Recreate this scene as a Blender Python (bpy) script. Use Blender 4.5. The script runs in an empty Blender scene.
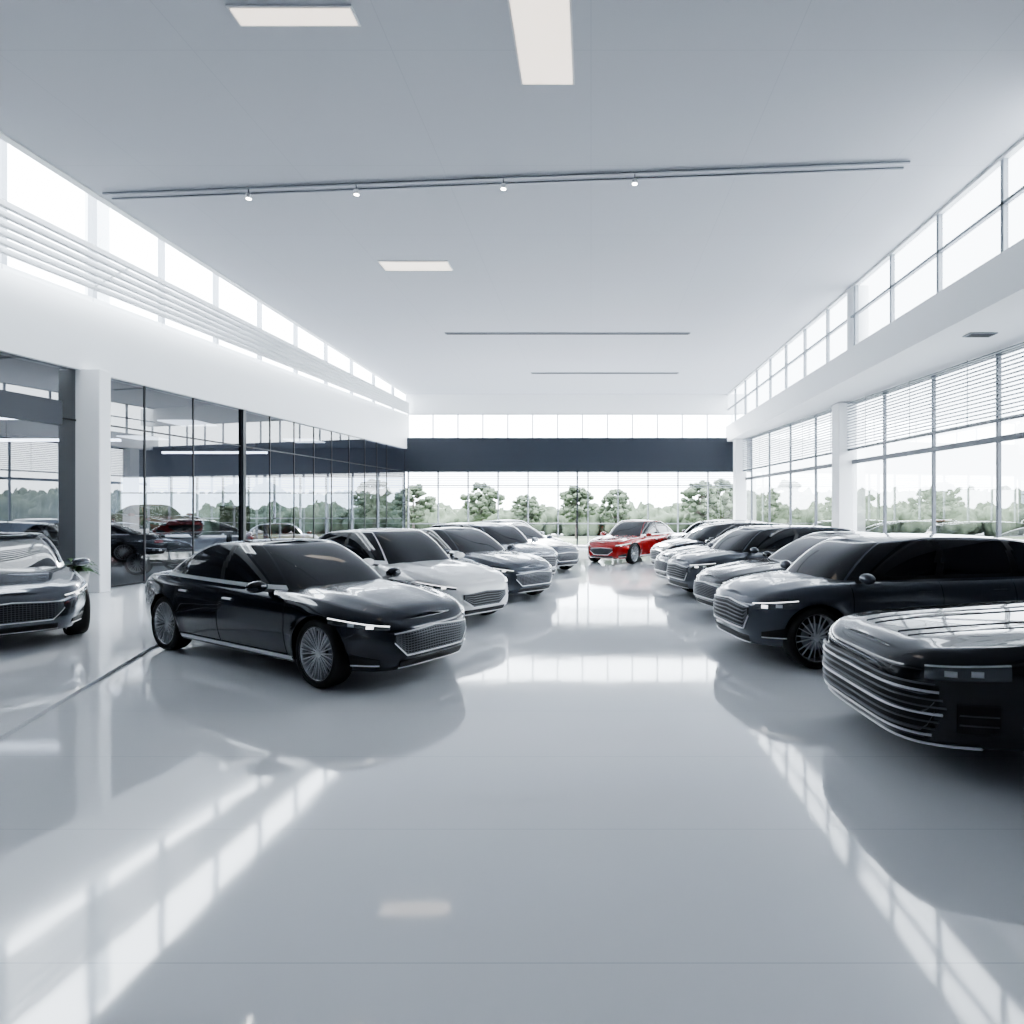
import bpy, bmesh, math, random
import numpy as np
from mathutils import Vector, Matrix
random.seed(3)
scene = bpy.context.scene
COL = scene.collection

# ------------------------------------------------------------ materials
def mat_pr(name, col, rough=.5, metal=0., coat=0., spec=.5, emit=None, es=0., ior=1.5):
    m = bpy.data.materials.new(name); m.use_nodes = True
    b = m.node_tree.nodes['Principled BSDF']
    b.inputs['Base Color'].default_value = (*col, 1)
    b.inputs['Roughness'].default_value = rough
    b.inputs['Metallic'].default_value = metal
    b.inputs['Coat Weight'].default_value = coat
    b.inputs['Coat Roughness'].default_value = .02
    b.inputs['Specular IOR Level'].default_value = spec
    b.inputs['IOR'].default_value = ior
    if emit:
        b.inputs['Emission Color'].default_value = (*emit, 1)
        b.inputs['Emission Strength'].default_value = es
    return m

def add_noise(m, scale, amt, bump=0.0):
    nt = m.node_tree; b = nt.nodes['Principled BSDF']
    c = b.inputs['Base Color'].default_value[:]
    tc = nt.nodes.new('ShaderNodeTexCoord')
    n = nt.nodes.new('ShaderNodeTexNoise'); n.inputs['Scale'].default_value = scale
    n.inputs['Detail'].default_value = 5
    r = nt.nodes.new('ShaderNodeMix'); r.data_type = 'RGBA'
    r.inputs[6].default_value = (*[max(0, x*(1-amt)) for x in c[:3]], 1)
    r.inputs[7].default_value = (*[min(1, x*(1+amt)) for x in c[:3]], 1)
    nt.links.new(tc.outputs['Object'], n.inputs['Vector'])
    nt.links.new(n.outputs['Fac'], r.inputs[0])
    nt.links.new(r.outputs[2], b.inputs['Base Color'])
    if bump:
        bp = nt.nodes.new('ShaderNodeBump'); bp.inputs['Strength'].default_value = bump
        nt.links.new(n.outputs['Fac'], bp.inputs['Height']); nt.links.new(bp.outputs[0], b.inputs['Normal'])
    return m

def mat_glass(name, tint, refl=.08, rough=0.0):
    m = bpy.data.materials.new(name); m.use_nodes = True
    nt = m.node_tree; nt.nodes.clear()
    o = nt.nodes.new('ShaderNodeOutputMaterial')
    t = nt.nodes.new('ShaderNodeBsdfTransparent'); t.inputs[0].default_value = (*tint, 1)
    g = nt.nodes.new('ShaderNodeBsdfGlossy'); g.inputs['Roughness'].default_value = rough
    f = nt.nodes.new('ShaderNodeLayerWeight'); f.inputs['Blend'].default_value = .25
    a = nt.nodes.new('ShaderNodeMath'); a.operation = 'MULTIPLY_ADD'
    a.inputs[1].default_value = .5; a.inputs[2].default_value = refl; a.use_clamp = True
    mx = nt.nodes.new('ShaderNodeMixShader')
    nt.links.new(f.outputs['Fresnel'], a.inputs[0]); nt.links.new(a.outputs[0], mx.inputs[0])
    nt.links.new(t.outputs[0], mx.inputs[1]); nt.links.new(g.outputs[0], mx.inputs[2])
    nt.links.new(mx.outputs[0], o.inputs[0])
    return m

M = {}
M['wall'] = mat_pr('wall_white_paint', (.87, .885, .90), .6)
add_noise(M['wall'], 3, .012)
M['wallg'] = mat_pr('wall_grey_paint', (.18, .19, .22), .6)
M['wallm'] = mat_pr('wall_mid_grey_paint', (.42, .44, .48), .6)
M['ceil'] = mat_pr('ceiling_paint', (.62, .64, .68), .7)
def ceil_mat(m):
    nt = m.node_tree; b = nt.nodes['Principled BSDF']
    g = nt.nodes.new('ShaderNodeNewGeometry')
    br = nt.nodes.new('ShaderNodeTexBrick')
    br.offset = 0; br.inputs['Scale'].default_value = 1
    br.inputs['Brick Width'].default_value = 2.4; br.inputs['Row Height'].default_value = 2.4
    br.inputs['Mortar Size'].default_value = .006
    br.inputs['Color1'].default_value = (.61, .625, .67, 1); br.inputs['Color2'].default_value = (.615, .63, .675, 1)
    br.inputs['Mortar'].default_value = (.55, .565, .61, 1)
    nt.links.new(g.outputs['Position'], br.inputs['Vector'])
    nt.links.new(br.outputs['Color'], b.inputs['Base Color'])
ceil_mat(M['ceil'])
def floor_mat(name, c, c2):
    m = mat_pr(name, c, .07, 0, 0, 1.0, ior=1.75)
    nt = m.node_tree; b = nt.nodes['Principled BSDF']
    g = nt.nodes.new('ShaderNodeNewGeometry')
    br = nt.nodes.new('ShaderNodeTexBrick'); br.offset = 0
    br.inputs['Scale'].default_value = 1
    br.inputs['Brick Width'].default_value = 90; br.inputs['Row Height'].default_value = .95
    br.inputs['Mortar Size'].default_value = .003
    br.inputs['Color1'].default_value = (*c, 1); br.inputs['Color2'].default_value = (*c, 1)
    br.inputs['Mortar'].default_value = (*c2, 1)
    mp = nt.nodes.new('ShaderNodeVectorMath'); mp.operation = 'ADD'; mp.inputs[1].default_value = (45, .6, 0)
    nt.links.new(g.outputs['Position'], mp.inputs[0]); nt.links.new(mp.outputs[0], br.inputs['Vector'])
    nt.links.new(br.outputs['Color'], b.inputs['Base Color'])
    n = nt.nodes.new('ShaderNodeTexNoise'); n.inputs['Scale'].default_value = .7; n.inputs['Detail'].default_value = 3
    nt.links.new(g.outputs['Position'], n.inputs['Vector'])
    r = nt.nodes.new('ShaderNodeMapRange'); r.inputs[3].default_value = .03; r.inputs[4].default_value = .09
    nt.links.new(n.outputs['Fac'], r.inputs[0]); nt.links.new(r.outputs[0], b.inputs['Roughness'])
    bp = nt.nodes.new('ShaderNodeBump'); bp.inputs['Strength'].default_value = .03; bp.inputs['Distance'].default_value = .05
    n2 = nt.nodes.new('ShaderNodeTexNoise'); n2.inputs['Scale'].default_value = 1.1
    nt.links.new(g.outputs['Position'], n2.inputs['Vector'])
    nt.links.new(n2.outputs['Fac'], bp.inputs['Height']); nt.links.new(bp.outputs[0], b.inputs['Normal'])
    return m
M['floor'] = floor_mat('floor_polished_tile', (.86, .88, .91), (.68, .71, .75))
M['plat'] = floor_mat('platform_polished_tile', (.88, .895, .92), (.72, .74, .77))
M['dark'] = mat_pr('charcoal_panel', (.022, .028, .040), .45)
M['frame_w'] = mat_pr('white_aluminium', (.78, .80, .82), .4)
M['frame_g'] = mat_pr('grey_aluminium', (.30, .32, .35), .4, .3)
M['frame_m'] = mat_pr('slate_aluminium', (.13, .14, .16), .4, .3)
M['frame_d'] = mat_pr('black_aluminium', (.02, .022, .027), .35)
M['glass'] = mat_glass('clear_glass', (.93, .96, .97), .02)
M['glass_t'] = mat_glass('tinted_glass', (.20, .225, .265), .16)
M['lamp'] = mat_pr('lamp_panel', (.9, .85, .78), .5, emit=(1, .86, .74), es=1.5)
M['lamp_c'] = mat_pr('spot_bulb', (1, 1, 1), .5, emit=(1, .97, .92), es=30)
M['strip'] = mat_pr('strip_light', (1, 1, 1), .5, emit=(.95, .97, 1), es=16)
M['hall_fill'] = mat_pr('hall_fill_light', (1, 1, 1), .5, emit=(.95, .97, 1), es=5)  # glow for the fill panels added in the hall
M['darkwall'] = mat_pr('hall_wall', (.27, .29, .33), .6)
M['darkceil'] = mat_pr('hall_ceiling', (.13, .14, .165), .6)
M['tyre'] = mat_pr('tyre_rubber', (.014, .014, .015), .7)
M['rim'] = mat_pr('alloy_rim', (.70, .71, .73), .33, .75)
M['rimd'] = mat_pr('alloy_rim_dark', (.05, .05, .055), .35, .6)
M['mesh'] = mat_pr('grille_mesh', (.16, .165, .18), .3, .8)
M['chrome'] = mat_pr('chrome', (.75, .76, .78), .12, 1)
M['satin'] = mat_pr('satin_trim', (.90, .91, .93), .38, .35)
M['black'] = mat_pr('black_plastic', (.011, .011, .013), .5)
M['seam'] = mat_pr('panel_gap', (.003, .003, .004), .8)
M['cglass'] = mat_pr('car_glass', (.016, .018, .023), .03, 0, 0, .7, ior=1.5)
M['lampglass'] = mat_pr('headlamp_glass', (.12, .13, .14), .05, .3, 1)
M['drl'] = mat_pr('headlamp_led', (.95, .95, .97), .3, emit=(1, 1, 1), es=2.0)
M['tail'] = mat_pr('tail_lamp', (.5, .01, .01), .15, 0, 1)
M['leaf'] = add_noise(mat_pr('foliage', (.10, .125, .085), .8), 2.5, .5, .3)
M['leafp'] = add_noise(mat_pr('plant_leaf', (.05, .11, .04), .5), 2.5, .4)
M['bark'] = add_noise(mat_pr('bark', (.13, .11, .10), .9), 8, .3)
M['asphalt'] = add_noise(mat_pr('asphalt', (.26, .27, .28), .9), .6, .1)
M['grass'] = add_noise(mat_pr('grass', (.13, .16, .10), .9), 1.2, .3)
M['pot'] = mat_pr('pot_ceramic', (.5, .5, .5), .4)
def paint(name, c, metal=.2, rough=.2):
    return mat_pr(name, c, rough, metal, 1., .25)
P = {
 'navy': paint('paint_midnight', (.010, .014, .025)),
 'black': paint('paint_black', (.013, .016, .022)),
 'char': paint('paint_charcoal', (.085, .094, .115), .35, .3),
 'grey': paint('paint_grey', (.085, .095, .115), .6),
 'silver': paint('paint_silver', (.32, .34, .37), .7),
 'pewter': paint('paint_pewter', (.12, .13, .15), .7),
 'white': paint('paint_white', (.94, .94, .94), 0),
 'red': paint('paint_red', (.34, .014, .012), .2),
}

# ------------------------------------------------------------ mesh builder
class MB:
    def __init__(s): s.v = []; s.f = []; s.m = []; s.mats = []; s.sm = []
    def mi(s, m):
        if m not in s.mats: s.mats.append(m)
        return s.mats.index(m)
    def face(s, idx, mat, smooth=False):
        s.f.append(idx); s.m.append(s.mi(mat)); s.sm.append(smooth)
    def add(s, pts):
        b = len(s.v); s.v += [tuple(p) for p in pts]; return b
    def quad(s, a, b, c, d, mat):
        i = s.add([a, b, c, d]); s.face((i, i+1, i+2, i+3), mat)
    def box(s, x0, x1, y0, y1, z0, z1, mat):
        i = s.add([(x0,y0,z0),(x1,y0,z0),(x1,y1,z0),(x0,y1,z0),(x0,y0,z1),(x1,y0,z1),(x1,y1,z1),(x0,y1,z1)])
        for q in ((0,3,2,1),(4,5,6,7),(0,1,5,4),(1,2,6,5),(2,3,7,6),(3,0,4,7)):
            s.face(tuple(i+k for k in q), mat)
    def bar(s, p, q, w, h, mat, up=(0,0,1)):
        p = Vector(p); q = Vector(q); d = (q-p).normalized(); up = Vector(up)
        if abs(d.dot(up)) > .99: up = Vector((0,1,0))
        r = d.cross(up).normalized()*w/2; u = r.cross(d).normalized()*h/2
        i = s.add([p-r-u, p+r-u, p+r+u, p-r+u, q-r-u, q+r-u, q+r+u, q-r+u])
        for k in ((0,1,2,3),(7,6,5,4),(0,4,5,1),(1,5,6,2),(2,6,7,3),(3,7,4,0)):
            s.face(tuple(i+j for j in k), mat)
    def prism(s, poly, z0, z1, mat):
        n = len(poly); i = s.add([(x,y,z0) for x,y in poly]+[(x,y,z1) for x,y in poly])
        s.face(tuple(i+k for k in range(n))[::-1], mat); s.face(tuple(i+n+k for k in range(n)), mat)
        for k in range(n): s.face((i+k, i+(k+1)%n, i+n+(k+1)%n, i+n+k), mat)
    def grid(s, P_, mat, smooth=True, closed=False):
        n = len(P_); m = len(P_[0]); b = s.add([p for r in P_ for p in r])
        for i in range(n if closed else n-1):
            for j in range(m-1):
                mm = mat(i, j) if callable(mat) else mat
                a = b+i*m+j; c = b+((i+1)%n)*m+j
                s.face((a, c, c+1, a+1), mm, smooth)
    def lathe(s, prof, n, mat, c=(0,0,0), axis='z'):
        rows = []
        for k in range(n):
            a = 2*math.pi*k/n
            row = []
            for r, h in prof:
                if axis == 'z': row.append((c[0]+r*math.cos(a), c[1]+r*math.sin(a), c[2]+h))
                else: row.append((c[0]+r*math.cos(a), c[1]+h, c[2]+r*math.sin(a)))
            rows.append(row)
        s.grid(rows, mat, True, True)
    def mesh(s, name, merge=0, recalc=True):
        me = bpy.data.meshes.new(name); me.from_pydata(s.v, [], s.f)
        for m in s.mats: me.materials.append(m)
        for p, m, sm in zip(me.polygons, s.m, s.sm): p.material_index = m; p.use_smooth = sm
        if merge or recalc:
            bm = bmesh.new(); bm.from_mesh(me)
            if merge: bmesh.ops.remove_doubles(bm, verts=bm.verts, dist=merge)
            if recalc: bmesh.ops.recalc_face_normals(bm, faces=bm.faces)
            bm.to_mesh(me); bm.free()
        return me
    def obj(s, name, parent=None, merge=0, recalc=True):
        o = bpy.data.objects.new(name, s.mesh(name, merge, recalc)); COL.objects.link(o)
        if parent: o.parent = parent
        return o

# ------------------------------------------------------------ room
ZC = 7.27
YB = 28.2; YN = -6.0
YS = 7.6                                     # glazing starts here; unseen solid wall nearer, added to darken the near end
YW = 8.0
def xl(y): return -8.64 - .1297*(YB-y)      # left wall line
def xr(y): return 8.46 - .0943*(y-11.66)    # right window wall line
XE = -8.66; XR = 6.4
ZF0, ZF1 = 4.68, 6.19

b = MB(); b.box(-22.5, 10.4, YN-.2, YB+.2, -.15, 0, M['floor']); b.obj('floor')
b = MB(); b.box(XE-.15, XR+.15, YN-.2, YB+.2, ZC, ZC+.2, M['ceil']); b.obj('ceiling')
b = MB(); b.box(-22.5, 10.4, YN-.25, YN, 0, ZC+.2, M['wallm']); b.obj('wall_front')

# far wall
b = MB()
b.box(XE-.1, XR+1.0, YB, YB+.25, 6.38, ZC, M['wall'])
b.box(XE-.1, XR+1.2, YB-.12, YB+.25, 3.59, 5.20, M['dark'])
b.box(XE-.1, XR+1.2, YB, YB+.25, 0, .12, M['frame_w'])
b.obj('wall_back')
b = MB()
x = XE
while x < XR+.6:
    b.box(x-.025, x+.025, YB+.04, YB+.12, 5.2, 6.38, M['frame_g']); x += 1.18
b.box(XE, XR+.6, YB+.03, YB+.14, 6.30, 6.38, M['frame_w'])
b.quad((XE, YB+.08, 5.2), (XR+.6, YB+.08, 5.2), (XR+.6, YB+.08, 6.38), (XE, YB+.08, 6.38), M['glass'])
b.obj('window_1')
b = MB()
x = XE
while x < XR+.8:
    b.box(x-.03, x+.03, YB+.04, YB+.14, .12, 3.59, M['frame_g']); x += 1.42
for z in (2.95, 1.15):
    b.box(XE, XR+.8, YB+.05, YB+.12, z-.025, z+.025, M['frame_g'])
for k in range(9):
    z = 3.54-k*.085; b.box(XE, XR+.8, YB-.03, YB+.01, z-.014, z+.014, M['frame_g'])
b.box(-.69, -.61, YB+.02, YB+.16, .12, 3.59, M['frame_d'])
b.quad((XE, YB+.1, .12), (XR+.8, YB+.1, .12), (XR+.8, YB+.1, 3.59), (XE, YB+.1, 3.59), M['glass'])
b.obj('window_2')

# left fascia beam
b = MB(); t = .35
b.prism([(xl(YN), YN), (xl(YB), YB), (xl(YB)-t, YB), (xl(YN)-t, YN)], ZF0, ZF1, M['wall'])
b.prism([(xl(YN), YN), (xl(YS), YS), (xl(YS)-t, YS), (xl(YN)-t, YN)], ZF1, ZC+.2, M['wallg'])  # out-of-view blank wall, added to keep daylight off the near ceiling
b.prism([(xl(YN)-t, YN-.2), (XE, YN-.2), (XE, YS), (xl(YS)-t, YS)], ZC, ZC+.2, M['ceil'])
b.obj('wall_left')
# left clerestory: vertical glazing above the beam + roof light up to it
ZT = 9.3
b = MB()
b.quad((xl(YS)-.1, YS, ZF1), (xl(YB)-.1, YB, ZF1), (xl(YB)-.1, YB, ZT), (xl(YS)-.1, YS, ZT), M['glass'])
b.quad((XE, YS, ZC+.2), (XE, YB, ZC+.2), (xl(YB)-.1, YB, ZT), (xl(YS)-.1, YS, ZT), M['glass'])
y = YS
while y < YB:
    b.bar((xl(y)-.1, y, ZF1), (xl(y)-.1, y, ZT), .11, .11, M['frame_g'])
    y += 1.75
b.bar((xl(YS)-.1, YS, ZF1+.06), (xl(YB)-.1, YB, ZF1+.06), .12, .1, M['frame_w'])
b.bar((XE-.05, YS, ZC+.1), (XE-.05, YB, ZC+.1), .14, .24, M['frame_w'])
b.bar((xl(YS)-.1, YS, ZT), (xl(YB)-.1, YB, ZT), .12, .12, M['frame_w'])
b.obj('window_3')
# slatted light shelf in front of the left clerestory
b = MB()
def shelf(y, f): return (XE + (xl(y)-XE)*f + .12, y, ZC + (ZF1-ZC)*f - .02)
for i in range(6):
    f = .46 + .38*i/5
    b.bar(shelf(YS+.1, f), shelf(YB-.3, f), .10, .095, M['frame_w'])
y = YS+1
while y < YB-.5:
    b.bar(shelf(y, .45), shelf(y, .86), .03, .03, M['frame_w']); y += 3.7
b.obj('window_louvre')

# left glass partition
b = MB()
gx = -.12
b.quad((xl(YN)+gx, YN, .05), (xl(YB)+gx, YB, .05), (xl(YB)+gx, YB, ZF0), (xl(YN)+gx, YN, ZF0), M['glass_t'])
ys = [YN+.1, -3.5, -.8, 2, 4.8, 7.6, 10.2, 12.7, 14.15, 15.6, 17.4, 18.6, 19.8, 20.9, 22.0, 23.2, 24.4, 25.4, 26.3, 28.1]
for y in ys:
    w = .14 if abs(y-17.4) < .01 else .035
    b.bar((xl(y)+gx, y, 0), (xl(y)+gx, y, ZF0), w, w, M['frame_d'])
for z in (.04, 3.62):
    b.bar((xl(YN)+gx, YN, z), (xl(YB)+gx, YB, z), .035, .035, M['frame_d'])
b.bar((xl(-6)+gx, -6, 3.72), (xl(12.2)+gx, 12.2, 3.72), .08, .50, M['dark'])
b.obj('window_4')

# pillars
def pillar(x, y, w, z0, z1, rnd=False, d=None):
    b = MB(); d = d or w
    if rnd:
        b.lathe([(w/2, 0), (w/2, z1-z0)], 32, M['wall'], (x, y, z0))
    else:
        b.box(x-w/2, x+w/2, y-d/2, y+d/2, z0, z1, M['wall'])
    o = b.obj('pillar')
    if not rnd:
        m = o.modifiers.new('bev', 'BEVEL'); m.width = .02; m.segments = 2
    return o
pillar(-10.72, 12.65, .86, 0, ZF0+.02, d=.30)
pillar(7.72, 18.2, .55, 0, 5.0)
pillar(6.78, 27.2, .5, 0, 5.0)
pillar(6.66, 14.9, .50, 5.72, ZC, True)
pillar(-11.15, 13.5, .46, 4.7, 9.3, True)

# right soffit / fascia
b = MB()
b.prism([(XR, YN), (xr(YN)+.3, YN), (xr(YB)+.3, YB+.2), (XR, YB+.2)], 5.01, 5.75, M['wall'])
b.box(XR, XR+.2, YN, YS, 5.75, ZC, M['wallg'])  # blank walls out of view, here and below, added to dim the foreground
b.prism([(xr(YN)-.02, YN), (xr(YN)+.3, YN), (xr(YW)+.3, YW), (xr(YW)-.02, YW)], 0, 5.01, M['wallg'])
b.obj('wall_right')
b = MB()
b.box(7.0, 7.5, 11.0, 11.25, 4.99, 5.012, M['frame_g'])
for i in range(4): b.box(7.03, 7.47, 11.03+i*.055, 11.05+i*.055, 4.98, 4.99, M['frame_d'])
b.obj('air_vent')
b = MB()
y = YS
while y < YB:
    b.box(XR+.03, XR+.11, y-.035, y+.035, 5.75, ZC, M['frame_g']); y += 1.74
b.box(XR+.03, XR+.11, YS, YB, 6.50, 6.55, M['frame_g'])
b.box(XR+.02, XR+.14, YS, YB, ZC-.05, ZC, M['frame_w'])
b.quad((XR+.07, YS, 5.75), (XR+.07, YB, 5.75), (XR+.07, YB, ZC), (XR+.07, YS, ZC), M['glass'])
b.obj('window_5')
# right window wall
b = MB()
b.prism([(xr(YW)-.08, YW), (xr(YW)+.2, YW), (xr(YB)+.2, YB), (xr(YB)-.08, YB)], 0, .8, M['wall'])
b.obj('wall_right_sill')
b = MB()
b.quad((xr(YW), YW, .8), (xr(YB), YB, .8), (xr(YB), YB, 5.01), (xr(YW), YW, 5.01), M['glass'])
ys = [12.3+2.0*k for k in range(-2, 8)]
for y in ys: b.bar((xr(y), y, .8), (xr(y), y, 5.01), .07, .07, M['frame_m'])
for z, h in ((.82, .06), (3.2, .12), (4.98, .06)):
    b.bar((xr(YW), YW, z), (xr(YB), YB, z), .08, h, M['frame_m'])
b.obj('window_6')
b = MB()
for i in range(17):
    z = 4.95 - i*.085
    b.bar((xr(YW+.3)-.14, YW+.3, z), (xr(YB-.3)-.14, YB-.3, z), .07, .020, M['frame_g'])
for y in ys:
    b.bar((xr(y+.7)-.14, y+.7, 3.55), (xr(y+.7)-.14, y+.7, 5.0), .012, .012, M['frame_m'])
b.bar((xr(YW+.3)-.14, YW+.3, 3.55), (xr(YB-.3)-.14, YB-.3, 3.55), .05, .04, M['frame_m'])
b.obj('window_blind')

# ceiling fittings
def lamp_panel(x0, x1, y0, y1):
    b = MB()
    b.box(x0-.03, x1+.03, y0-.03, y1+.03, ZC-.02, ZC, M['frame_w'])
    b.box(x0, x1, y0, y1, ZC-.03, ZC-.018, M['lamp'])
    b.obj('hall_fill_panel')
lamp_panel(-3.98, -2.66, 6.58, 6.80)
lamp_panel(-.88, -.24, 5.2, 7.73)
lamp_panel(-4.7, -3.2, 13.25, 13.7)
for y, x0, x1 in ((18.6, -4.54, 3.08), (23.9, -2.4, 3.5)):
    b = MB(); b.box(x0, x1, y-.07, y+.07, ZC-.03, ZC, M['frame_g']); b.box(x0+.05, x1-.05, y-.03, y+.03, ZC-.04, ZC-.02, M['frame_d'])
    b.obj('ceiling_slot_diffuser')
b = MB()
p0 = Vector((-8.5, 10.4, ZC-.03)); p1 = Vector((5.05, 9.45, ZC-.03))
b.bar(p0, p1, .035, .03, M['frame_g']); b.bar(p0+Vector((0,.2,.015)), p1+Vector((0,.2,.015)), .03, .02, M['frame_g'])
for f in (.195, .335, .52, .68):
    q = p0.lerp(p1, f)
    b.bar(q, q+Vector((0, 0, -.12)), .02, .02, M['frame_g'])
    b.lathe([(0, 0), (.04, 0), (.05, -.08), (.04, -.08)], 16, M['frame_w'], tuple(q+Vector((0, 0, -.1))))
    b.lathe([(.0, -.03), (.04, -.03), (.04, -.065), (.0, -.075)], 16, M['lamp_c'], tuple(q+Vector((0, 0, -.12))))
b.obj('track_light_rail')

# left raised platform
b = MB()
b.prism([(-2.9, -.5), (-4.4, 4.45), (-5.45, 7.4), (-6.6, 11.6), (xl(11.6)+.1, 11.6), (xl(-.5)+.1, -.5)], .0, .03, M['plat'])
b.obj('floor_platform')

# adjacent hall on the left
b = MB()
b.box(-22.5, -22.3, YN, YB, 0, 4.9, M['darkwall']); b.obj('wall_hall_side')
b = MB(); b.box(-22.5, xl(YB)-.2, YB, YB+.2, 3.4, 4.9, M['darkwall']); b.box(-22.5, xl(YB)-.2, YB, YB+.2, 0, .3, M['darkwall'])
b.obj('wall_hall_end')
b = MB()
for k in range(12):
    x = -22.3+k*1.22; b.box(x-.04, x+.04, YB+.02, YB+.1, .3, 3.4, M['frame_w'])
for z in (.35, 1.4, 2.6, 3.36): b.box(-22.4, xl(YB)-.2, YB+.02, YB+.1, z-.03, z+.03, M['frame_w'])
b.quad((-22.4, YB+.06, .3), (xl(YB)-.2, YB+.06, .3), (xl(YB)-.2, YB+.06, 3.4), (-22.4, YB+.06, 3.4), M['glass'])
b.obj('window_7')
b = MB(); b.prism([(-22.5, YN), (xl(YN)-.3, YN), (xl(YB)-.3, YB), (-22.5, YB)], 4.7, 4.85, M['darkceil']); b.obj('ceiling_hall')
for i, (x, y) in enumerate(((-14.5, 14.5), (-17, 19), (-14.5, 23), (-19, 12))):
    b = MB(); b.box(x-2, x+2, y-.06, y+.06, 3.95, 4.03, M['strip'])
    b.bar((x-1.6, y, 4.0), (x-1.6, y, 4.7), .02, .02, M['frame_d']); b.bar((x+1.6, y, 4.0), (x+1.6, y, 4.7), .02, .02, M['frame_d'])
    b.obj('linear_pendant_light')
for x, y in ((-15, 11), (-18.5, 16), (-13.5, 20), (-18, 24), (-12, 25)):
    b = MB(); b.box(x-.6, x+.6, y-.6, y+.6, 4.66, 4.7, M['hall_fill']); b.obj('hall_fill_panel')  # added glowing panels that lift the dark hall, not known fittings
b = MB(); b.box(-19.4, -13.6, 20.3, 24.3, 0, .75, M['wall']); b.obj('display_podium')
for (x, y) in ((-11.7, 19.3), (-11.9, 20.3)):
    b = MB(); b.box(x-.25, x+.25, y-.15, y+.15, 0, .05, M['black']); b.box(x-.06, x+.06, y-.05, y+.05, .05, 1.0, M['black'])
    b.box(x-.28, x+.28, y-.05, y+.05, 1.0, 1.9, M['black']); b.obj('display_kiosk')

# ------------------------------------------------------------ cars
def wheel_mesh(r, w, spokes, dark=False):
    b = MB()
    h = w/2
    b.lathe([(r*.76, -h*.9), (r*.82, -h), (r*.93, -h), (r*.985, -h*.8), (r, -h*.55), (r, h*.55), (r*.985, h*.8), (r*.93, h), (r*.82, h), (r*.76, h*.9)], 48, M['tyre'])
    rm = M['rimd'] if dark else M['rim']
    b.lathe([(r*.78, h*.97), (r*.795, h*.90), (r*.76, h*.88), (r*.73, h*.6), (r*.70, -h*.7), (r*.76, -h*.9)], 48, rm)
    b.lathe([(.001, -h*.1), (r*.71, -h*.1)], 32, M['black'])
    b.lathe([(.001, h*.72), (r*.09, h*.72), (r*.13, h*.66), (r*.15, h*.3)], 24, rm)
    for k in range(spokes):
        for da in (-.07, .07):
            a = 2*math.pi*k/spokes; a1 = a+da*.6; a2 = a+da*2.0*(10/spokes)
            p = Vector((math.cos(a1)*r*.10, math.sin(a1)*r*.10, h*.60)); q = Vector((math.cos(a2)*r*.75, math.sin(a2)*r*.75, h*.80))
            b.bar(p, q, r*.034, r*.05, rm, (0, 0, 1))
    b.lathe([(.05, h*.0), (r*.45, h*.0)], 32, M['frame_g'])
    b.v = [(x, z, y) for x, y, z in b.v]
    return b.mesh('wheel')

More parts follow.
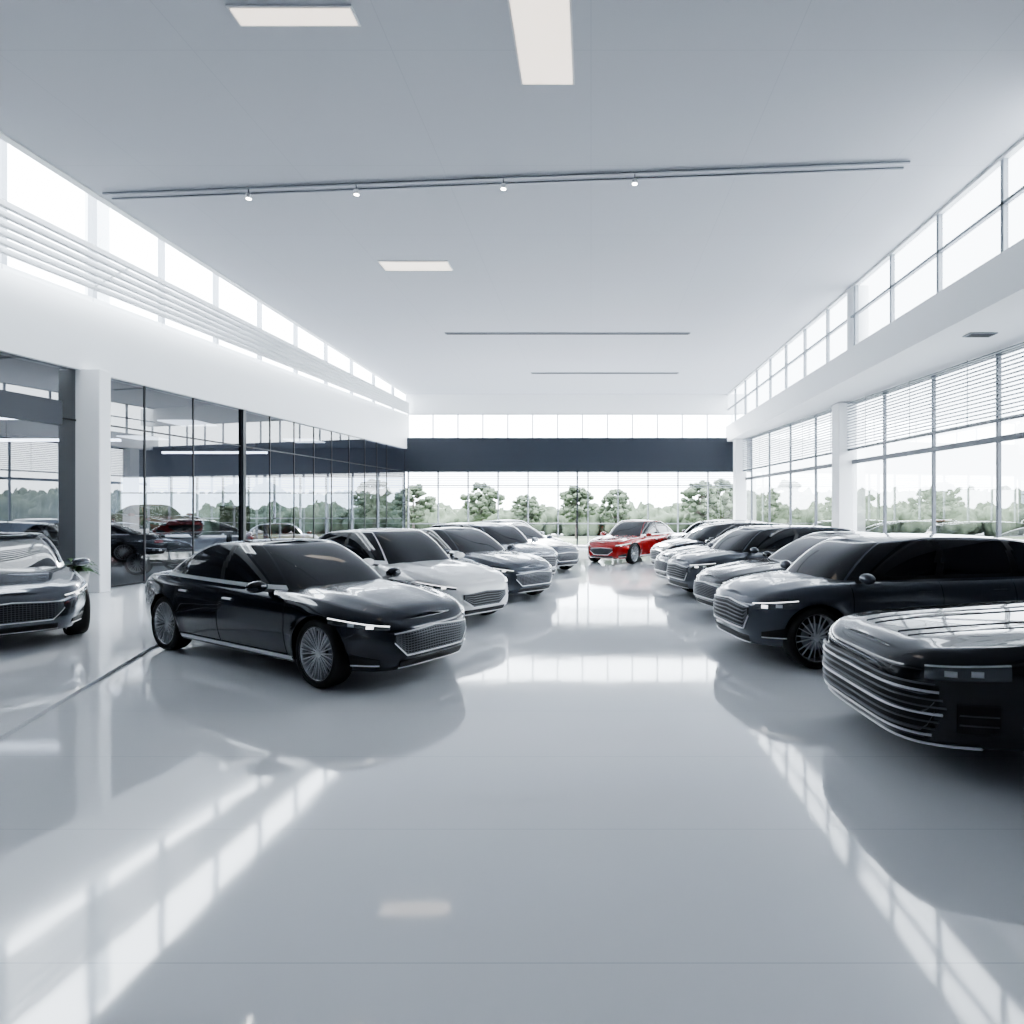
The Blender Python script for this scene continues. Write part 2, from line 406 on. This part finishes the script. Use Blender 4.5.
PM = P['navy']
def build_spec(sp):
    b_ = sp['b']; wb = sp['wb']; xf = wb/2+sp['fo']; xrr = wb/2+sp['ro']; rw = sp['rw']
    t = np.linspace(0, 1, 700); ph = np.pi/2*t**2.5/(t**2.5+(1-t)**2.5)
    nf, nr = sp['nf'], sp['nr']
    fx = xf*np.cos(ph)**(2/nf); fy = b_*np.sin(ph)**(2/nf); fx[-1] = 0
    rx = -xrr*np.cos(ph[::-1])**(2/nr); ry = b_*np.sin(ph[::-1])**(2/nr); rx[0] = 0
    X = np.concatenate([fx, rx[1:]]); Y = np.concatenate([fy, ry[1:]]); Y[0] = 0; Y[-1] = 0
    S = np.concatenate([[0], np.cumsum(np.hypot(np.diff(X), np.diff(Y)))])
    keep = np.concatenate([[True], np.diff(S) > 1e-9]); X, Y, S = X[keep], Y[keep], S[keep]
    ST = S[-1]
    def Pp(s): return np.interp(s, S, X), np.interp(s, S, Y)
    def Nn(s):
        e = .01; a = max(0, s-e); c = min(ST, s+e)
        x0, y0 = Pp(a); x1, y1 = Pp(c); tx, ty = x1-x0, y1-y0
        if s < e: tx, ty = 0, 1
        if s > ST-e: tx, ty = 0, -1
        l = math.hypot(tx, ty); return ty/l, -tx/l
    def s_of_x(x): return float(np.interp(-x, -X, S))
    zx, zz = zip(*sp['zsh'])
    gx_ = np.linspace(zx[0], zx[-1], 300); gz = np.interp(gx_, zx, zz)
    ker = np.ones(17)/17; gp = np.concatenate([[gz[0]]*8, gz, [gz[-1]]*8]); gz = np.convolve(gp, ker, 'valid')
    def zsh(x): return float(np.interp(x, gx_, gz))
    def tab(T, z): a, c = zip(*T); return float(np.interp(z, a, c))
    Ra = rw+sp.get('gap', .035)
    def zbot(x):
        z = sp['sill']
        if x > wb/2+Ra: z = sp['sill']+sp.get('fup', 0)
        if x < -wb/2-Ra: z = sp['sill']+.04
        for xa in (wb/2, -wb/2):
            d = abs(x-xa)
            if d <= Ra+1e-6: z = max(z, rw+math.sqrt(max(0, Ra*Ra-d*d)))
        return z
    def inset(s, z, x):
        nx, ny = Nn(s); wf = max(0, nx)**1.3; wr = max(0, -nx)**1.3; ws = max(0, 1-wf-wr)
        v = ws*tab(sp['side'], z)+wf*tab(sp['front'], z)+wr*tab(sp['rear'], z)
        zs = zsh(x); r = min(1, max(0, (z-(zs-.13))/.13)); v += .065*r**2.6
        for xa in (wb/2, -wb/2):
            d = math.hypot(x-xa, z-rw)
            v -= ws*.018*math.exp(-((d-Ra)/.07)**2)
        return v
    def SP(s, z, off=0):
        sg = 1 if s >= 0 else -1; s = abs(s)
        x, y = Pp(s); nx, ny = Nn(s); i = inset(s, z, x)-off
        return (x-nx*i, sg*max(0, y-ny*i), z)
    st = list(np.arange(0, ST, .05))+[ST]
    for xa in (wb/2, -wb/2):
        st = [s for s in st if abs(Pp(s)[0]-xa) > Ra+.004 or abs(Pp(s)[1]) < b_*.5]
        for k in range(25): st.append(s_of_x(xa+Ra*math.cos(math.pi*k/24)))
        st += [s_of_x(xa+Ra+.003), s_of_x(xa-Ra-.003)]
    st = sorted(set(round(s, 5) for s in st))
    vs = [0, .08, .17, .27, .38, .49, .6, .7, .78, .85, .90, .94, .975, 1.0]
    K = 12
    mb = MB()
    hood_x = sp['cowl']
    rows = []
    for s in st:
        x0, y0 = Pp(s); zb = zbot(x0); zt = zsh(x0)
        row = [SP(s, zb+(zt-zb)*v) for v in vs]
        xe, ye, _ = row[-1]
        for k in range(1, K+1):
            f = 1-k/K
            z = zt+sp['crown']*(1-f*f)
            if x0 > hood_x-.3: z += .012*math.exp(-((f-.62)/.12)**2)*min(1, max(0, (xf-x0-.05)/.4))
            row.append((xe, ye*f, z))
        rows.append(row)
    mb.grid(rows, PM)
    mb.grid([[(x, -y, z) for x, y, z in r] for r in rows], PM)
    body = mb.mesh(sp['name']+'_body', merge=.0004)
    # underbody + arch liners
    ub = MB()
    und = [SP(s, sp['sill']+.03, -.02) for s in st]
    poly = [(p[0], min(p[1], b_*.62) if min(abs(p[0]-wb/2), abs(p[0]+wb/2)) < Ra+.02 else p[1]) for p in und[::2]]
    zc = sp['sill']+.04
    for a, c in zip(poly[:-1], poly[1:]):
        ub.quad((a[0], a[1], zc), (c[0], c[1], zc), (c[0], -c[1], zc), (a[0], -a[1], zc), M['black'])
    for xa in (wb/2, -wb/2):
        for sg in (1, -1):
            x0, x1 = xa-Ra, xa+Ra
            g = [[(x1, sg*SP(s_of_x(x1), zc, -.006)[1], zc), (x1, sg*b_*.55, zc)]]
            for k in range(25):
                th = math.pi*k/24; x = xa+Ra*math.cos(th); s = s_of_x(x); z = rw+Ra*math.sin(th)
                p = SP(s, max(z, sp['sill']), -.006); g.append([(x, sg*p[1], z), (x, sg*b_*.55, z)])
            g.append([(x0, sg*SP(s_of_x(x0), zc, -.006)[1], zc), (x0, sg*b_*.55, zc)])
            ub.grid(g, M['black'], True)
            ub.quad((x0, sg*b_*.55, zc), (x1, sg*b_*.55, zc), (x1, sg*b_*.55, rw+Ra), (x0, sg*b_*.55, rw+Ra), M['black'])
    under = ub.mesh(sp['name']+'_underbody', recalc=False)
    # greenhouse
    gh = MB(); g = sp['gh']
    cb, cd = g['base']; tb, td = g['top']
    wbse = g['wb']; wtop = g['wt']; H = sp['H']
    NG = g.get('n', 3.6)
    def ringp(xa, xb, w, n, ph_):
        c = (xa+xb)/2; a = (xa-xb)/2
        return (c+a*math.copysign(abs(math.cos(ph_))**(2/n), math.cos(ph_)), w*abs(math.sin(ph_))**(2/n))
    NP = 120; phs = []
    for k in range(NP+1):
        u = k/NP
        if u <= .5: q = u*2; ph_ = math.pi/2*q**1.8/(q**1.8+(1-q)**1.8)
        else: q = (1-u)*2; ph_ = math.pi-math.pi/2*q**1.8/(q**1.8+(1-q)**1.8)
        phs.append(ph_)
    lev = [0, .07, .14, .25, .37, .5, .63, .75, .84, .90, .955, 1.0]
    def roofz(x):
        m = g['peak']
        return H-.028-(g['fall'] if x < m else g['fallf'])*(x-m)**2
    rows = []
    for ph_ in phs:
        bx, by = ringp(cb, cd, wbse, NG, ph_); tx, ty = ringp(tb, td, wtop, NG, ph_)
        z0 = zsh(bx)-.035; z1 = roofz(tx); row = []
        for l in lev:
            zl = 1-(1-l)**1.30
            bul = .035*math.sin(math.pi*l)
            nn = math.hypot(bx-(cb+cd)/2, by) or 1
            row.append((bx+(tx-bx)*l+bul*(bx-(cb+cd)/2)/nn, by+(ty-by)*l+bul*by/nn, z0+(z1-z0)*zl))
        for k in range(1, 11):
            f = 1-k/10
            row.append((tx, ty*f, z1+.028*(1-f*f)))
        rows.append(row)
    A0, A1 = g.get('A', (36, 47)); C0, C1 = g.get('C', (60, 38))
    bp = g['bpil']
    def gm(i, j):
        d = math.degrees((phs[i]+phs[min(i+1, NP)])/2)
        if j >= 10:
            return M['cglass'] if (g.get('glassroof') and j > 12 and 25 < d < 150) else PM
        if d < A0: return M['cglass'] if j < 10 else PM
        if d < A1: return PM
        if d > 180-C1: return M['cglass'] if 1 <= j < 9 else PM
        if d > 180-C0: return PM
        if j == 0: return PM
        if j == 1: return M['satin'] if sp.get('chrome', True) else M['black']
        if j >= 9: return PM
        x = (rows[i][j][0]+rows[min(i+1, NP)][j][0])/2
        for q in bp:
            if abs(x-q) < .045: return M['black']
        return M['cglass']
    gh.grid(rows, gm); gh.grid([[(x, -y, z) for x, y, z in r] for r in rows], gm)
    green = gh.mesh(sp['name']+'_greenhouse', merge=.0004)
    # details
    dt = MB()
    def patch(s0, s1, z0, z1, off, mat, ns=None, nz=4, mirror=False):
        z0f = z0 if callable(z0) else (lambda s: z0); z1f = z1 if callable(z1) else (lambda s: z1)
        ns = ns or max(2, int(abs(s1-s0)/.04)+1)
        for sg in ((1, -1) if mirror else (1,)):
            G = []
            for k in range(ns+1):
                s = (s0+(s1-s0)*k/ns); a, c = z0f(s), z1f(s)
                r = [SP(s, a, -.004)]+[SP(s, a+(c-a)*q/nz, off) for q in range(nz+1)]+[SP(s, c, -.004)]
                G.append([(p[0], p[1]*sg, p[2]) for p in r])
            dt.grid(G, mat, True)
    xa = wb/2
    for x in sp['doors']:
        s = s_of_x(x); patch(s-.004, s+.004, sp['sill']+.08, zsh(x)-.02, .0015, M['seam'], 1, 14, True)
    sa, sb = s_of_x(sp['doors'][0]), s_of_x(sp['doors'][-1])
    patch(sa, sb, sp['sill']+.075, sp['sill']+.083, .0015, M['seam'], None, 1, True)
    if sp.get('chrome', True):
        patch(s_of_x(xa-Ra-.03), s_of_x(-xa+Ra+.03), sp['sill']+.025, sp['sill']+.066, .010, M['satin'], None, 2, True)
    for x in sp['handles']:
        s = s_of_x(x); z = zsh(x)-.13
        patch(s-.09, s+.09, z-.010, z+.010, .022, M['rim'] if sp.get('chrome', True) else PM, 6, 3, True)
    s0 = s_of_x(sp['cowl']-.05)
    for sg in (1, -1):
        G = []
        for k in range(40):
            s = .25+(s0-.25)*k/39; p = SP(s, zsh(Pp(s)[0]))
            fy_ = p[1]*.93
            zq = p[2]+sp['crown']*(1-.93**2)+.0015
            G.append([(p[0]-.03, sg*fy_, zq), (p[0]-.03, sg*(fy_-.008), zq+.0005)])
        dt.grid(G, M['seam'])
    gr = sp['grille']
    gw, gz0, gz1, gt = gr['w'], gr['z0'], gr['z1'], gr.get('taper', .8)
    def gz0f(s):
        q = abs(s)/gw; return gz0+(gz1-gz0)*.55*max(0, (q-gt)/(1-gt))
    def gz1f(s):
        q = abs(s)/gw; return gz1-(gz1-gz0)*.12*q
    patch(-gw, gw, gz0f, gz1f, .006, M['black'], 40, 8)
    nb = gr.get('bars', 7)
    for k in range(nb):
        f = (k+.5)/nb
        def a0(s, f=f): return gz0f(s)+(gz1f(s)-gz0f(s))*f-.5*gr.get('bw', .012)
        def a1(s, f=f): return gz0f(s)+(gz1f(s)-gz0f(s))*f+.5*gr.get('bw', .012)
        patch(-gw*.97, gw*.97, a0, a1, .018, gr['mat'], 40, 1)
    for k in range(gr.get('vbars', 0)):
        s = -gw*.9+2*gw*.9*(k+.5)/gr['vbars']
        patch(s-.004, s+.004, gz0f(s), gz1f(s), .014, gr['mat'], 1, 8)
    if gr.get('surround', True):
        patch(-gw, gw, lambda s: gz0f(s)-.010, lambda s: gz0f(s)+.004, .02, M['satin'], 40, 1)
        patch(-gw, gw, lambda s: gz1f(s)-.004, lambda s: gz1f(s)+.006, .02, M['rim'], 40, 1)
    wrap = sp.get('wrap')
    if not wrap:
        li = sp['intake']
        patch(-li[0], li[0], li[1], li[2], .006, M['black'], 36, 3)
        patch(-li[0]*1.02, li[0]*1.02, li[1]-.010, li[1]+.004, .018, M['satin'] if sp.get('chrome', True) else M['rim'], 36, 1)
        si = sp['sidein']
        patch(si[0], si[1], lambda s: si[2], lambda s: si[2]+(si[3]-si[2])*(.5+.5*(s-si[0])/(si[1]-si[0])), .006, M['black'], 10, 3, True)
        patch(si[0], si[1], si[2]-.004, si[2]+.010, .014, M['satin'], 10, 1, True)
    hl = sp['head']
    def h0(s): q = (s-hl[0])/(hl[1]-hl[0]); return hl[2]+(hl[3]-hl[2])*q
    def h1(s): q = (s-hl[0])/(hl[1]-hl[0]); return hl[4]+(hl[5]-hl[4])*q
    patch(hl[0], hl[1], h0, h1, .008, M['lampglass'], 16, 4, True)
    patch(hl[0], hl[1], lambda s: h1(s)-.012, lambda s: h1(s)-.002, .012, M['drl'] if not wrap else M['rim'], 16, 1, True)
    for q in (.3, .6):
        s = hl[0]+(hl[1]-hl[0])*q; zc_ = (h0(s)+h1(s))/2-.006
        hh = min(.018, (h1(s)-h0(s))*.3)
        patch(s-.035, s+.035, zc_-hh, zc_+hh, .011, M['drl'] if (q < .5 and not wrap) else M['rim'], 3, 2, True)
    zt = zsh(-xrr+.1)
    patch(ST-.75, ST-.02, zt-.24, zt-.14, .008, M['tail'], 20, 3, True)
    patch(ST-.35, ST, .45, .56, .006, M['black'], 10, 2, True)
    if wrap:
        for k in range(8):
            z = .30+k*.046
            e = .84-.02*abs(k-4)
            patch(-e, e, lambda s, z=z: z, lambda s, z=z: z+(.008 if k % 3 else .013), .022, M['rim'] if k % 3 == 0 else M['mesh'], 60, 1)
        # bumper lip, corner vent, body crease
        patch(-1.05, 1.05, .235, .25, .016, M['satin'], 50, 1)
        patch(.90, 1.14, .34, .52, .005, M['black'], 10, 4, True)
        for z in (.39, .45): patch(.91, 1.13, z, z+.008, .014, M['mesh'], 10, 1, True)
        patch(1.30, s_of_x(-1.6), .665, .672, .003, M['mesh'], 60, 1, True)
        for f in (.25, .45):
            for sg in (1, -1):
                G = []
                for k in range(24):
                    x = .7+(xf-.22-.7)*k/23; s = s_of_x(x); p = SP(s, zsh(x)); zq = zsh(Pp(s)[0])+sp['crown']*(1-f*f)
                    G.append([(p[0], sg*(p[1]*f-.006), zq+.001), (p[0], sg*p[1]*f, zq+.008), (p[0], sg*(p[1]*f+.006), zq+.001)])
                dt.grid(G, PM)
    for sg in (1, -1):
        mx = sp['mirror']; my = sg*(b_+.05); mz = zsh(mx)+.055
        G = []
        for i in range(13):
            a = math.pi*i/12; ring = []
            for j in range(17):
                c = 2*math.pi*j/16
                ex = .075*math.sin(a)*math.cos(c); ey = -.11*math.cos(a); ez = .062*math.sin(a)*math.sin(c)
                if ex < -.03: ex = -.03
                ring.append((mx+ex, my+ey, mz+ez))
            G.append(ring)
        dt.grid(G, PM)
        dt.bar((mx, sg*(wbse-.05), mz-.06), (mx, my, mz-.03), .06, .03, M['black'])
    det = dt.mesh(sp['name']+'_details', recalc=True)
    return dict(body=body, under=under, green=green, det=det, wheel=wheel_mesh(rw, .22, sp.get('spokes', 10), sp.get('dark_rim', False)),
                sp=sp)

base_sedan = dict(name='sedan', b=.82, wb=3.04, fo=.80, ro=1.08, rw=.335, nf=4.2, nr=4.6, H=1.37, sill=.19, crown=.04, chrome=True,
    zsh=[(-2.6, .84), (-2.3, .90), (-1.5, .915), (0, .885), (.9, .875), (1.5, .825), (2.0, .745), (2.2, .70), (2.34, .63)],
    side=[(.15, .10), (.25, .055), (.38, .02), (.5, .0), (.62, .006), (.70, .0), (.74, .010), (.9, .045)],
    front=[(.15, .16), (.22, .05), (.32, .0), (.5, .01), (.62, .04), (.75, .09)],
    rear=[(.15, .12), (.3, .02), (.5, .0), (.7, .03), (.85, .02), (.95, .0)],
    cowl=.95, gh=dict(base=(1.06, -2.08), top=(.02, -.98), wb=.75, wt=.54, peak=-.30, fall=.08, fallf=.10, bpil=(-.28, -1.22), glassroof=True, A=(40.5, 43.5), C=(52, 41), n=4.2),
    doors=(1.02, -.24, -1.2), handles=(-.02, -1.0), mirror=.66,
    grille=dict(w=.48, z0=.34, z1=.575, taper=.75, bars=9, bw=.008, mat=M['mesh'], vbars=26),
    intake=(.42, .215, .28), sidein=(.62, .92, .25, .36), head=(.52, 1.15, .585, .635, .625, .70), spokes=14)
base_suv = dict(base_sedan); base_suv.update(name='suv', b=.84, wb=2.82, fo=.70, ro=.86, rw=.335, H=1.43, sill=.22, nf=4.6, nr=6,
    zsh=[(-2.3, .90), (-2.0, .95), (0, .935), (.85, .925), (1.4, .89), (1.85, .82), (2.02, .77), (2.15, .70)], crown=.045,
    side=[(.15, .08), (.25, .045), (.38, .01), (.5, .0), (.62, .004), (.74, .0), (.78, .012), (.95, .045)],
    front=[(.15, .14), (.25, .04), (.35, .0), (.6, .005), (.75, .03), (.85, .06)],
    cowl=1.15, gh=dict(base=(1.22, -2.16), top=(.56, -1.72), wb=.76, wt=.61, peak=-.3, fall=.035, fallf=.08, bpil=(-.12, -1.10), A=(40.5, 43.5), C=(50, 41), n=4.4),
    doors=(1.0, -.10, -1.05), handles=(.12, -.84), mirror=.88, rails=False,
    grille=dict(w=.50, z0=.40, z1=.68, taper=.85, bars=6, bw=.012, mat=M['mesh']),
    intake=(.50, .25, .33), sidein=(.66, .95, .33, .45), head=(.54, 1.05, .625, .655, .70, .745), spokes=10, clad=False, chrome=False, fup=.02)
suv_slat = dict(base_suv); suv_slat.update(name='suv_slat', wrap=True, fo=1.12, nf=5.4, b=.87, crown=.025, grille=dict(w=.80, z0=.28, z1=.66, taper=.9, bars=3, bw=.008, mat=M['mesh'], surround=False),
    gh=dict(base=(.62, -2.18), top=(.0, -1.78), wb=.78, wt=.61, peak=-.6, fall=.035, fallf=.08, bpil=(-.5, -1.3), A=(39, 44), C=(50, 41), n=4.4),
    cowl=.55, doors=(.5, -.5, -1.3), handles=(-.3, -1.1), mirror=.3,
    zsh=[(-2.3, .90), (-2.0, .95), (0, .95), (.85, .92), (1.4, .89), (1.95, .86), (2.3, .83), (2.42, .81), (2.6, .76)], head=(.72, 1.20, .655, .675, .745, .775))
coupe = dict(base_sedan); coupe.update(name='coupe', b=.90, wb=2.6, fo=.95, ro=.85, rw=.33, H=1.24, sill=.16,
    zsh=[(-2.2, .80), (-1.9, .88), (-1.0, .88), (0, .80), (.9, .80), (1.4, .78), (1.9, .66), (2.1, .60), (2.25, .54)],
    cowl=.85, gh=dict(base=(.95, -1.85), top=(.0, -.75), wb=.78, wt=.54, peak=-.15, fall=.08, fallf=.1, bpil=(-.6,), A=(38, 46), C=(62, 40)),
    doors=(.78, -.62), handles=(-.4,), mirror=.5,
    grille=dict(w=.55, z0=.28, z1=.50, taper=.6, bars=5, bw=.01, mat=M['black'], surround=False),
    intake=(.50, .19, .25), sidein=(.66, 1.0, .22, .36), head=(.62, 1.25, .47, .54, .56, .63), spokes=7)
sedan2 = dict(base_sedan); sedan2.update(name='hatch', H=1.42, b=.85,
    grille=dict(w=.42, z0=.32, z1=.54, taper=.6, bars=6, bw=.008, mat=M['mesh'], vbars=0),
    gh=dict(base=(1.02, -2.3), top=(.15, -1.25), wb=.78, wt=.57, peak=-.2, fall=.06, fallf=.10, bpil=(-.28, -1.22), A=(40.5, 43.5), C=(54, 41), n=4.2), spokes=7)

SPECS = {k: build_spec(v) for k, v in dict(sedan=base_sedan, suv=base_suv, slat=suv_slat, coupe=coupe, hatch=sedan2).items()}
def place(kind, name, x, y, hdg, col, z=0., scale=1.):
    C = SPECS[kind]; sp = C['sp']
    e = bpy.data.objects.new(name, None); COL.objects.link(e); e.empty_display_size = .3
    e.location = (x, y, z); e.rotation_euler = (0, 0, math.radians(hdg)); e.scale = (scale,)*3
    for part, me in (('body', C['body']), ('underbody', C['under']), ('greenhouse', C['green']), ('trim_details', C['det'])):
        o = bpy.data.objects.new(part, me); COL.objects.link(o); o.parent = e
        for sl in o.material_slots:
            if sl.material == PM:
                sl.link = 'OBJECT'; sl.material = P[col]
    n = 1
    for xa in (sp['wb']/2, -sp['wb']/2):
        for sg in (1, -1):
            o = bpy.data.objects.new('wheel_%d' % n, C['wheel']); COL.objects.link(o); o.parent = e; n += 1
            o.location = (xa, sg*(sp['b']-.135), sp['rw'])
            if sg < 0: o.rotation_euler = (0, 0, math.pi)
    return e

place('sedan', 'sedan', -3.53, 7.20, -31.5, 'navy')
place('hatch', 'sedan', -3.40, 10.25, -37, 'white')
place('sedan', 'sedan', -2.80, 12.75, -40, 'grey')
place('suv', 'suv', -2.70, 15.3, -42, 'silver')
place('sedan', 'sedan', -2.35, 18.2, -42, 'char')
place('hatch', 'sedan', -2.9, 21.6, -42, 'silver')
place('sedan', 'sedan', -8.66, 8.66, -41, 'pewter', z=.03)
place('slat', 'suv', 4.45, 4.50, 182, 'black')
place('suv', 'suv', 3.70, 7.48, 190, 'char')
place('sedan', 'sedan', 4.05, 10.15, 194, 'black')
place('suv', 'suv', 3.70, 12.35, 195, 'char')
place('sedan', 'sedan', 3.85, 14.55, 195, 'black')
place('suv', 'suv', 3.80, 16.8, 195, 'navy')
place('hatch', 'sedan', 4.4, 19.2, 197, 'grey')
place('suv', 'suv', 4.6, 21.8, 197, 'black')
place('hatch', 'sedan', 1.55, 21.3, 238, 'red')
place('suv', 'suv', -13.6, 16.8, 0, 'black')
place('sedan', 'sedan', -15.2, 13.4, -8, 'black')
place('coupe', 'sports_car', -16.3, 22.3, -30, 'red', z=.75)
place('coupe', 'sports_car', -12.6, 24.2, -40, 'red')

# ------------------------------------------------------------ plant
b = MB()
b.lathe([(.001, 0), (.14, 0), (.2, .4), (.17, .4), (.16, .36), (.001, .36)], 24, M['pot'])
rnd = random.Random(5)
for i in range(46):
    a = rnd.uniform(0, 6.28); L = rnd.uniform(.22, .42); el = rnd.uniform(.6, 1.4)
    prev = Vector((0, 0, .36)); d = Vector((math.cos(a)*math.cos(el), math.sin(a)*math.cos(el), math.sin(el)))
    side = Vector((-math.sin(a), math.cos(a), 0)); G = []
    for k in range(6):
        w = .045*math.sin(math.pi*(k+.3)/5.6)+.004
        G.append([prev-side*w, prev+side*w]); d.z -= .22; prev = prev+d.normalized()*L/5
    b.grid([[tuple(q) for q in r] for r in G], M['leafp'], True)
o = b.obj('potted_plant', recalc=False); o.location = (-10.25, 11.9, 0)
o.scale = (1, 1, 1.3)

# ------------------------------------------------------------ exterior
b = MB(); b.box(-90, 130, -60, 180, -.3, -.16, M['asphalt']); b.obj('ground')
b = MB(); b.box(-40, 60, 34, 44.6, -.16, -.13, M['grass']); b.obj('lawn')
def blob(b, c, r, seed, mat, ni=14, nj=24):
    rn = random.Random(seed); ph = [rn.uniform(0, 6.28) for _ in range(6)]
    G = []
    for i in range(ni+1):
        th = math.pi*i/ni; row = []
        for j in range(nj+1):
            a = 2*math.pi*j/nj
            d = 1+.16*math.sin(3*a+ph[0]+2*th)+.13*math.sin(5*th+ph[1]+a)+.09*math.sin(7*a+ph[2]-4*th)+.07*math.sin(11*a+ph[3])*math.sin(6*th)
            row.append((c[0]+r[0]*d*math.sin(th)*math.cos(a), c[1]+r[1]*d*math.sin(th)*math.sin(a), c[2]+r[2]*d*math.cos(th)))
        G.append(row)
    b.grid(G, mat)
def tree(x, y, h, seed):
    rn = random.Random(seed); b = MB()
    b.lathe([(.10, 0), (.07, h*.35), (.04, h*.7)], 10, M['bark'])
    for k in range(110):
        a = rn.uniform(0, 6.28); zz = rn.uniform(0, 1)
        rr = math.sqrt(rn.uniform(0, 1))*.34*h*math.sin(math.pi*(.15+.75*zz))
        z = h*(.34+.58*zz)
        if k % 5 == 0: b.bar((0, 0, h*.36), (math.cos(a)*rr, math.sin(a)*rr, z), .025, .025, M['bark'])
        q = h*rn.uniform(.022, .055); blob(b, (math.cos(a)*rr, math.sin(a)*rr, z), (q*1.3, q*1.3, q*.9), seed*137+k, M['leaf'], 8, 12)
    o = b.obj('tree', recalc=False); o.location = (x, y, -.13)
for i, (x, y, h) in enumerate(((-11, 37, 3.7), (-7.3, 40, 4.0), (-4.0, 37, 3.1), (-1.0, 41, 3.8), (1.6, 38, 3.4), (6.5, 36, 3.9), (8.4, 38, 4.1), (-14.5, 40, 4.2), (13.2, 40, 4.1))):
    tree(x, y, h, 11+i)
b = MB()
for i in range(60): blob(b, (-30+i*1.1, 47+.8*math.sin(i*2.1), .95), (1.1, 1.0, 1.1+.25*math.sin(i*1.7)), 100+i, M['leaf'])
b.obj('hedge', recalc=False)
b = MB()
for i in range(90): blob(b, (20+i*1.3, 95-i*.75, 2.1), (1.8, 1.6, 2.2+.2*math.sin(i*2.3)), 300+i, M['leaf'])
b.obj('hedge', recalc=False)

# ------------------------------------------------------------ light
w = bpy.data.worlds.new('World'); scene.world = w; w.use_nodes = True
bg = w.node_tree.nodes['Background']; bg.inputs[0].default_value = (.90, .945, 1, 1); bg.inputs[1].default_value = 12.0
sl = bpy.data.lights.new('sun', 'SUN'); sl.energy = 17; sl.angle = math.radians(6); sl.color = (1, .98, .95)
so = bpy.data.objects.new('sun', sl); COL.objects.link(so)
d = Vector((.12, -1, -math.tan(math.radians(24))))
so.rotation_euler = d.to_track_quat('-Z', 'Y').to_euler(); so.location = (0, 60, 30)

try:
    scene.view_settings.look = 'AgX - Medium High Contrast'
except Exception as ex:
    print('look', ex)

# ------------------------------------------------------------ camera
cam = bpy.data.cameras.new('camera'); co = bpy.data.objects.new('camera', cam); COL.objects.link(co)
cam.sensor_width = 36; cam.lens = 36*597/1024; cam.shift_x = -79/1024; cam.clip_end = 400
co.location = (0, 0, 1.7); co.rotation_euler = (math.pi/2, 0, 0)
scene.camera = co
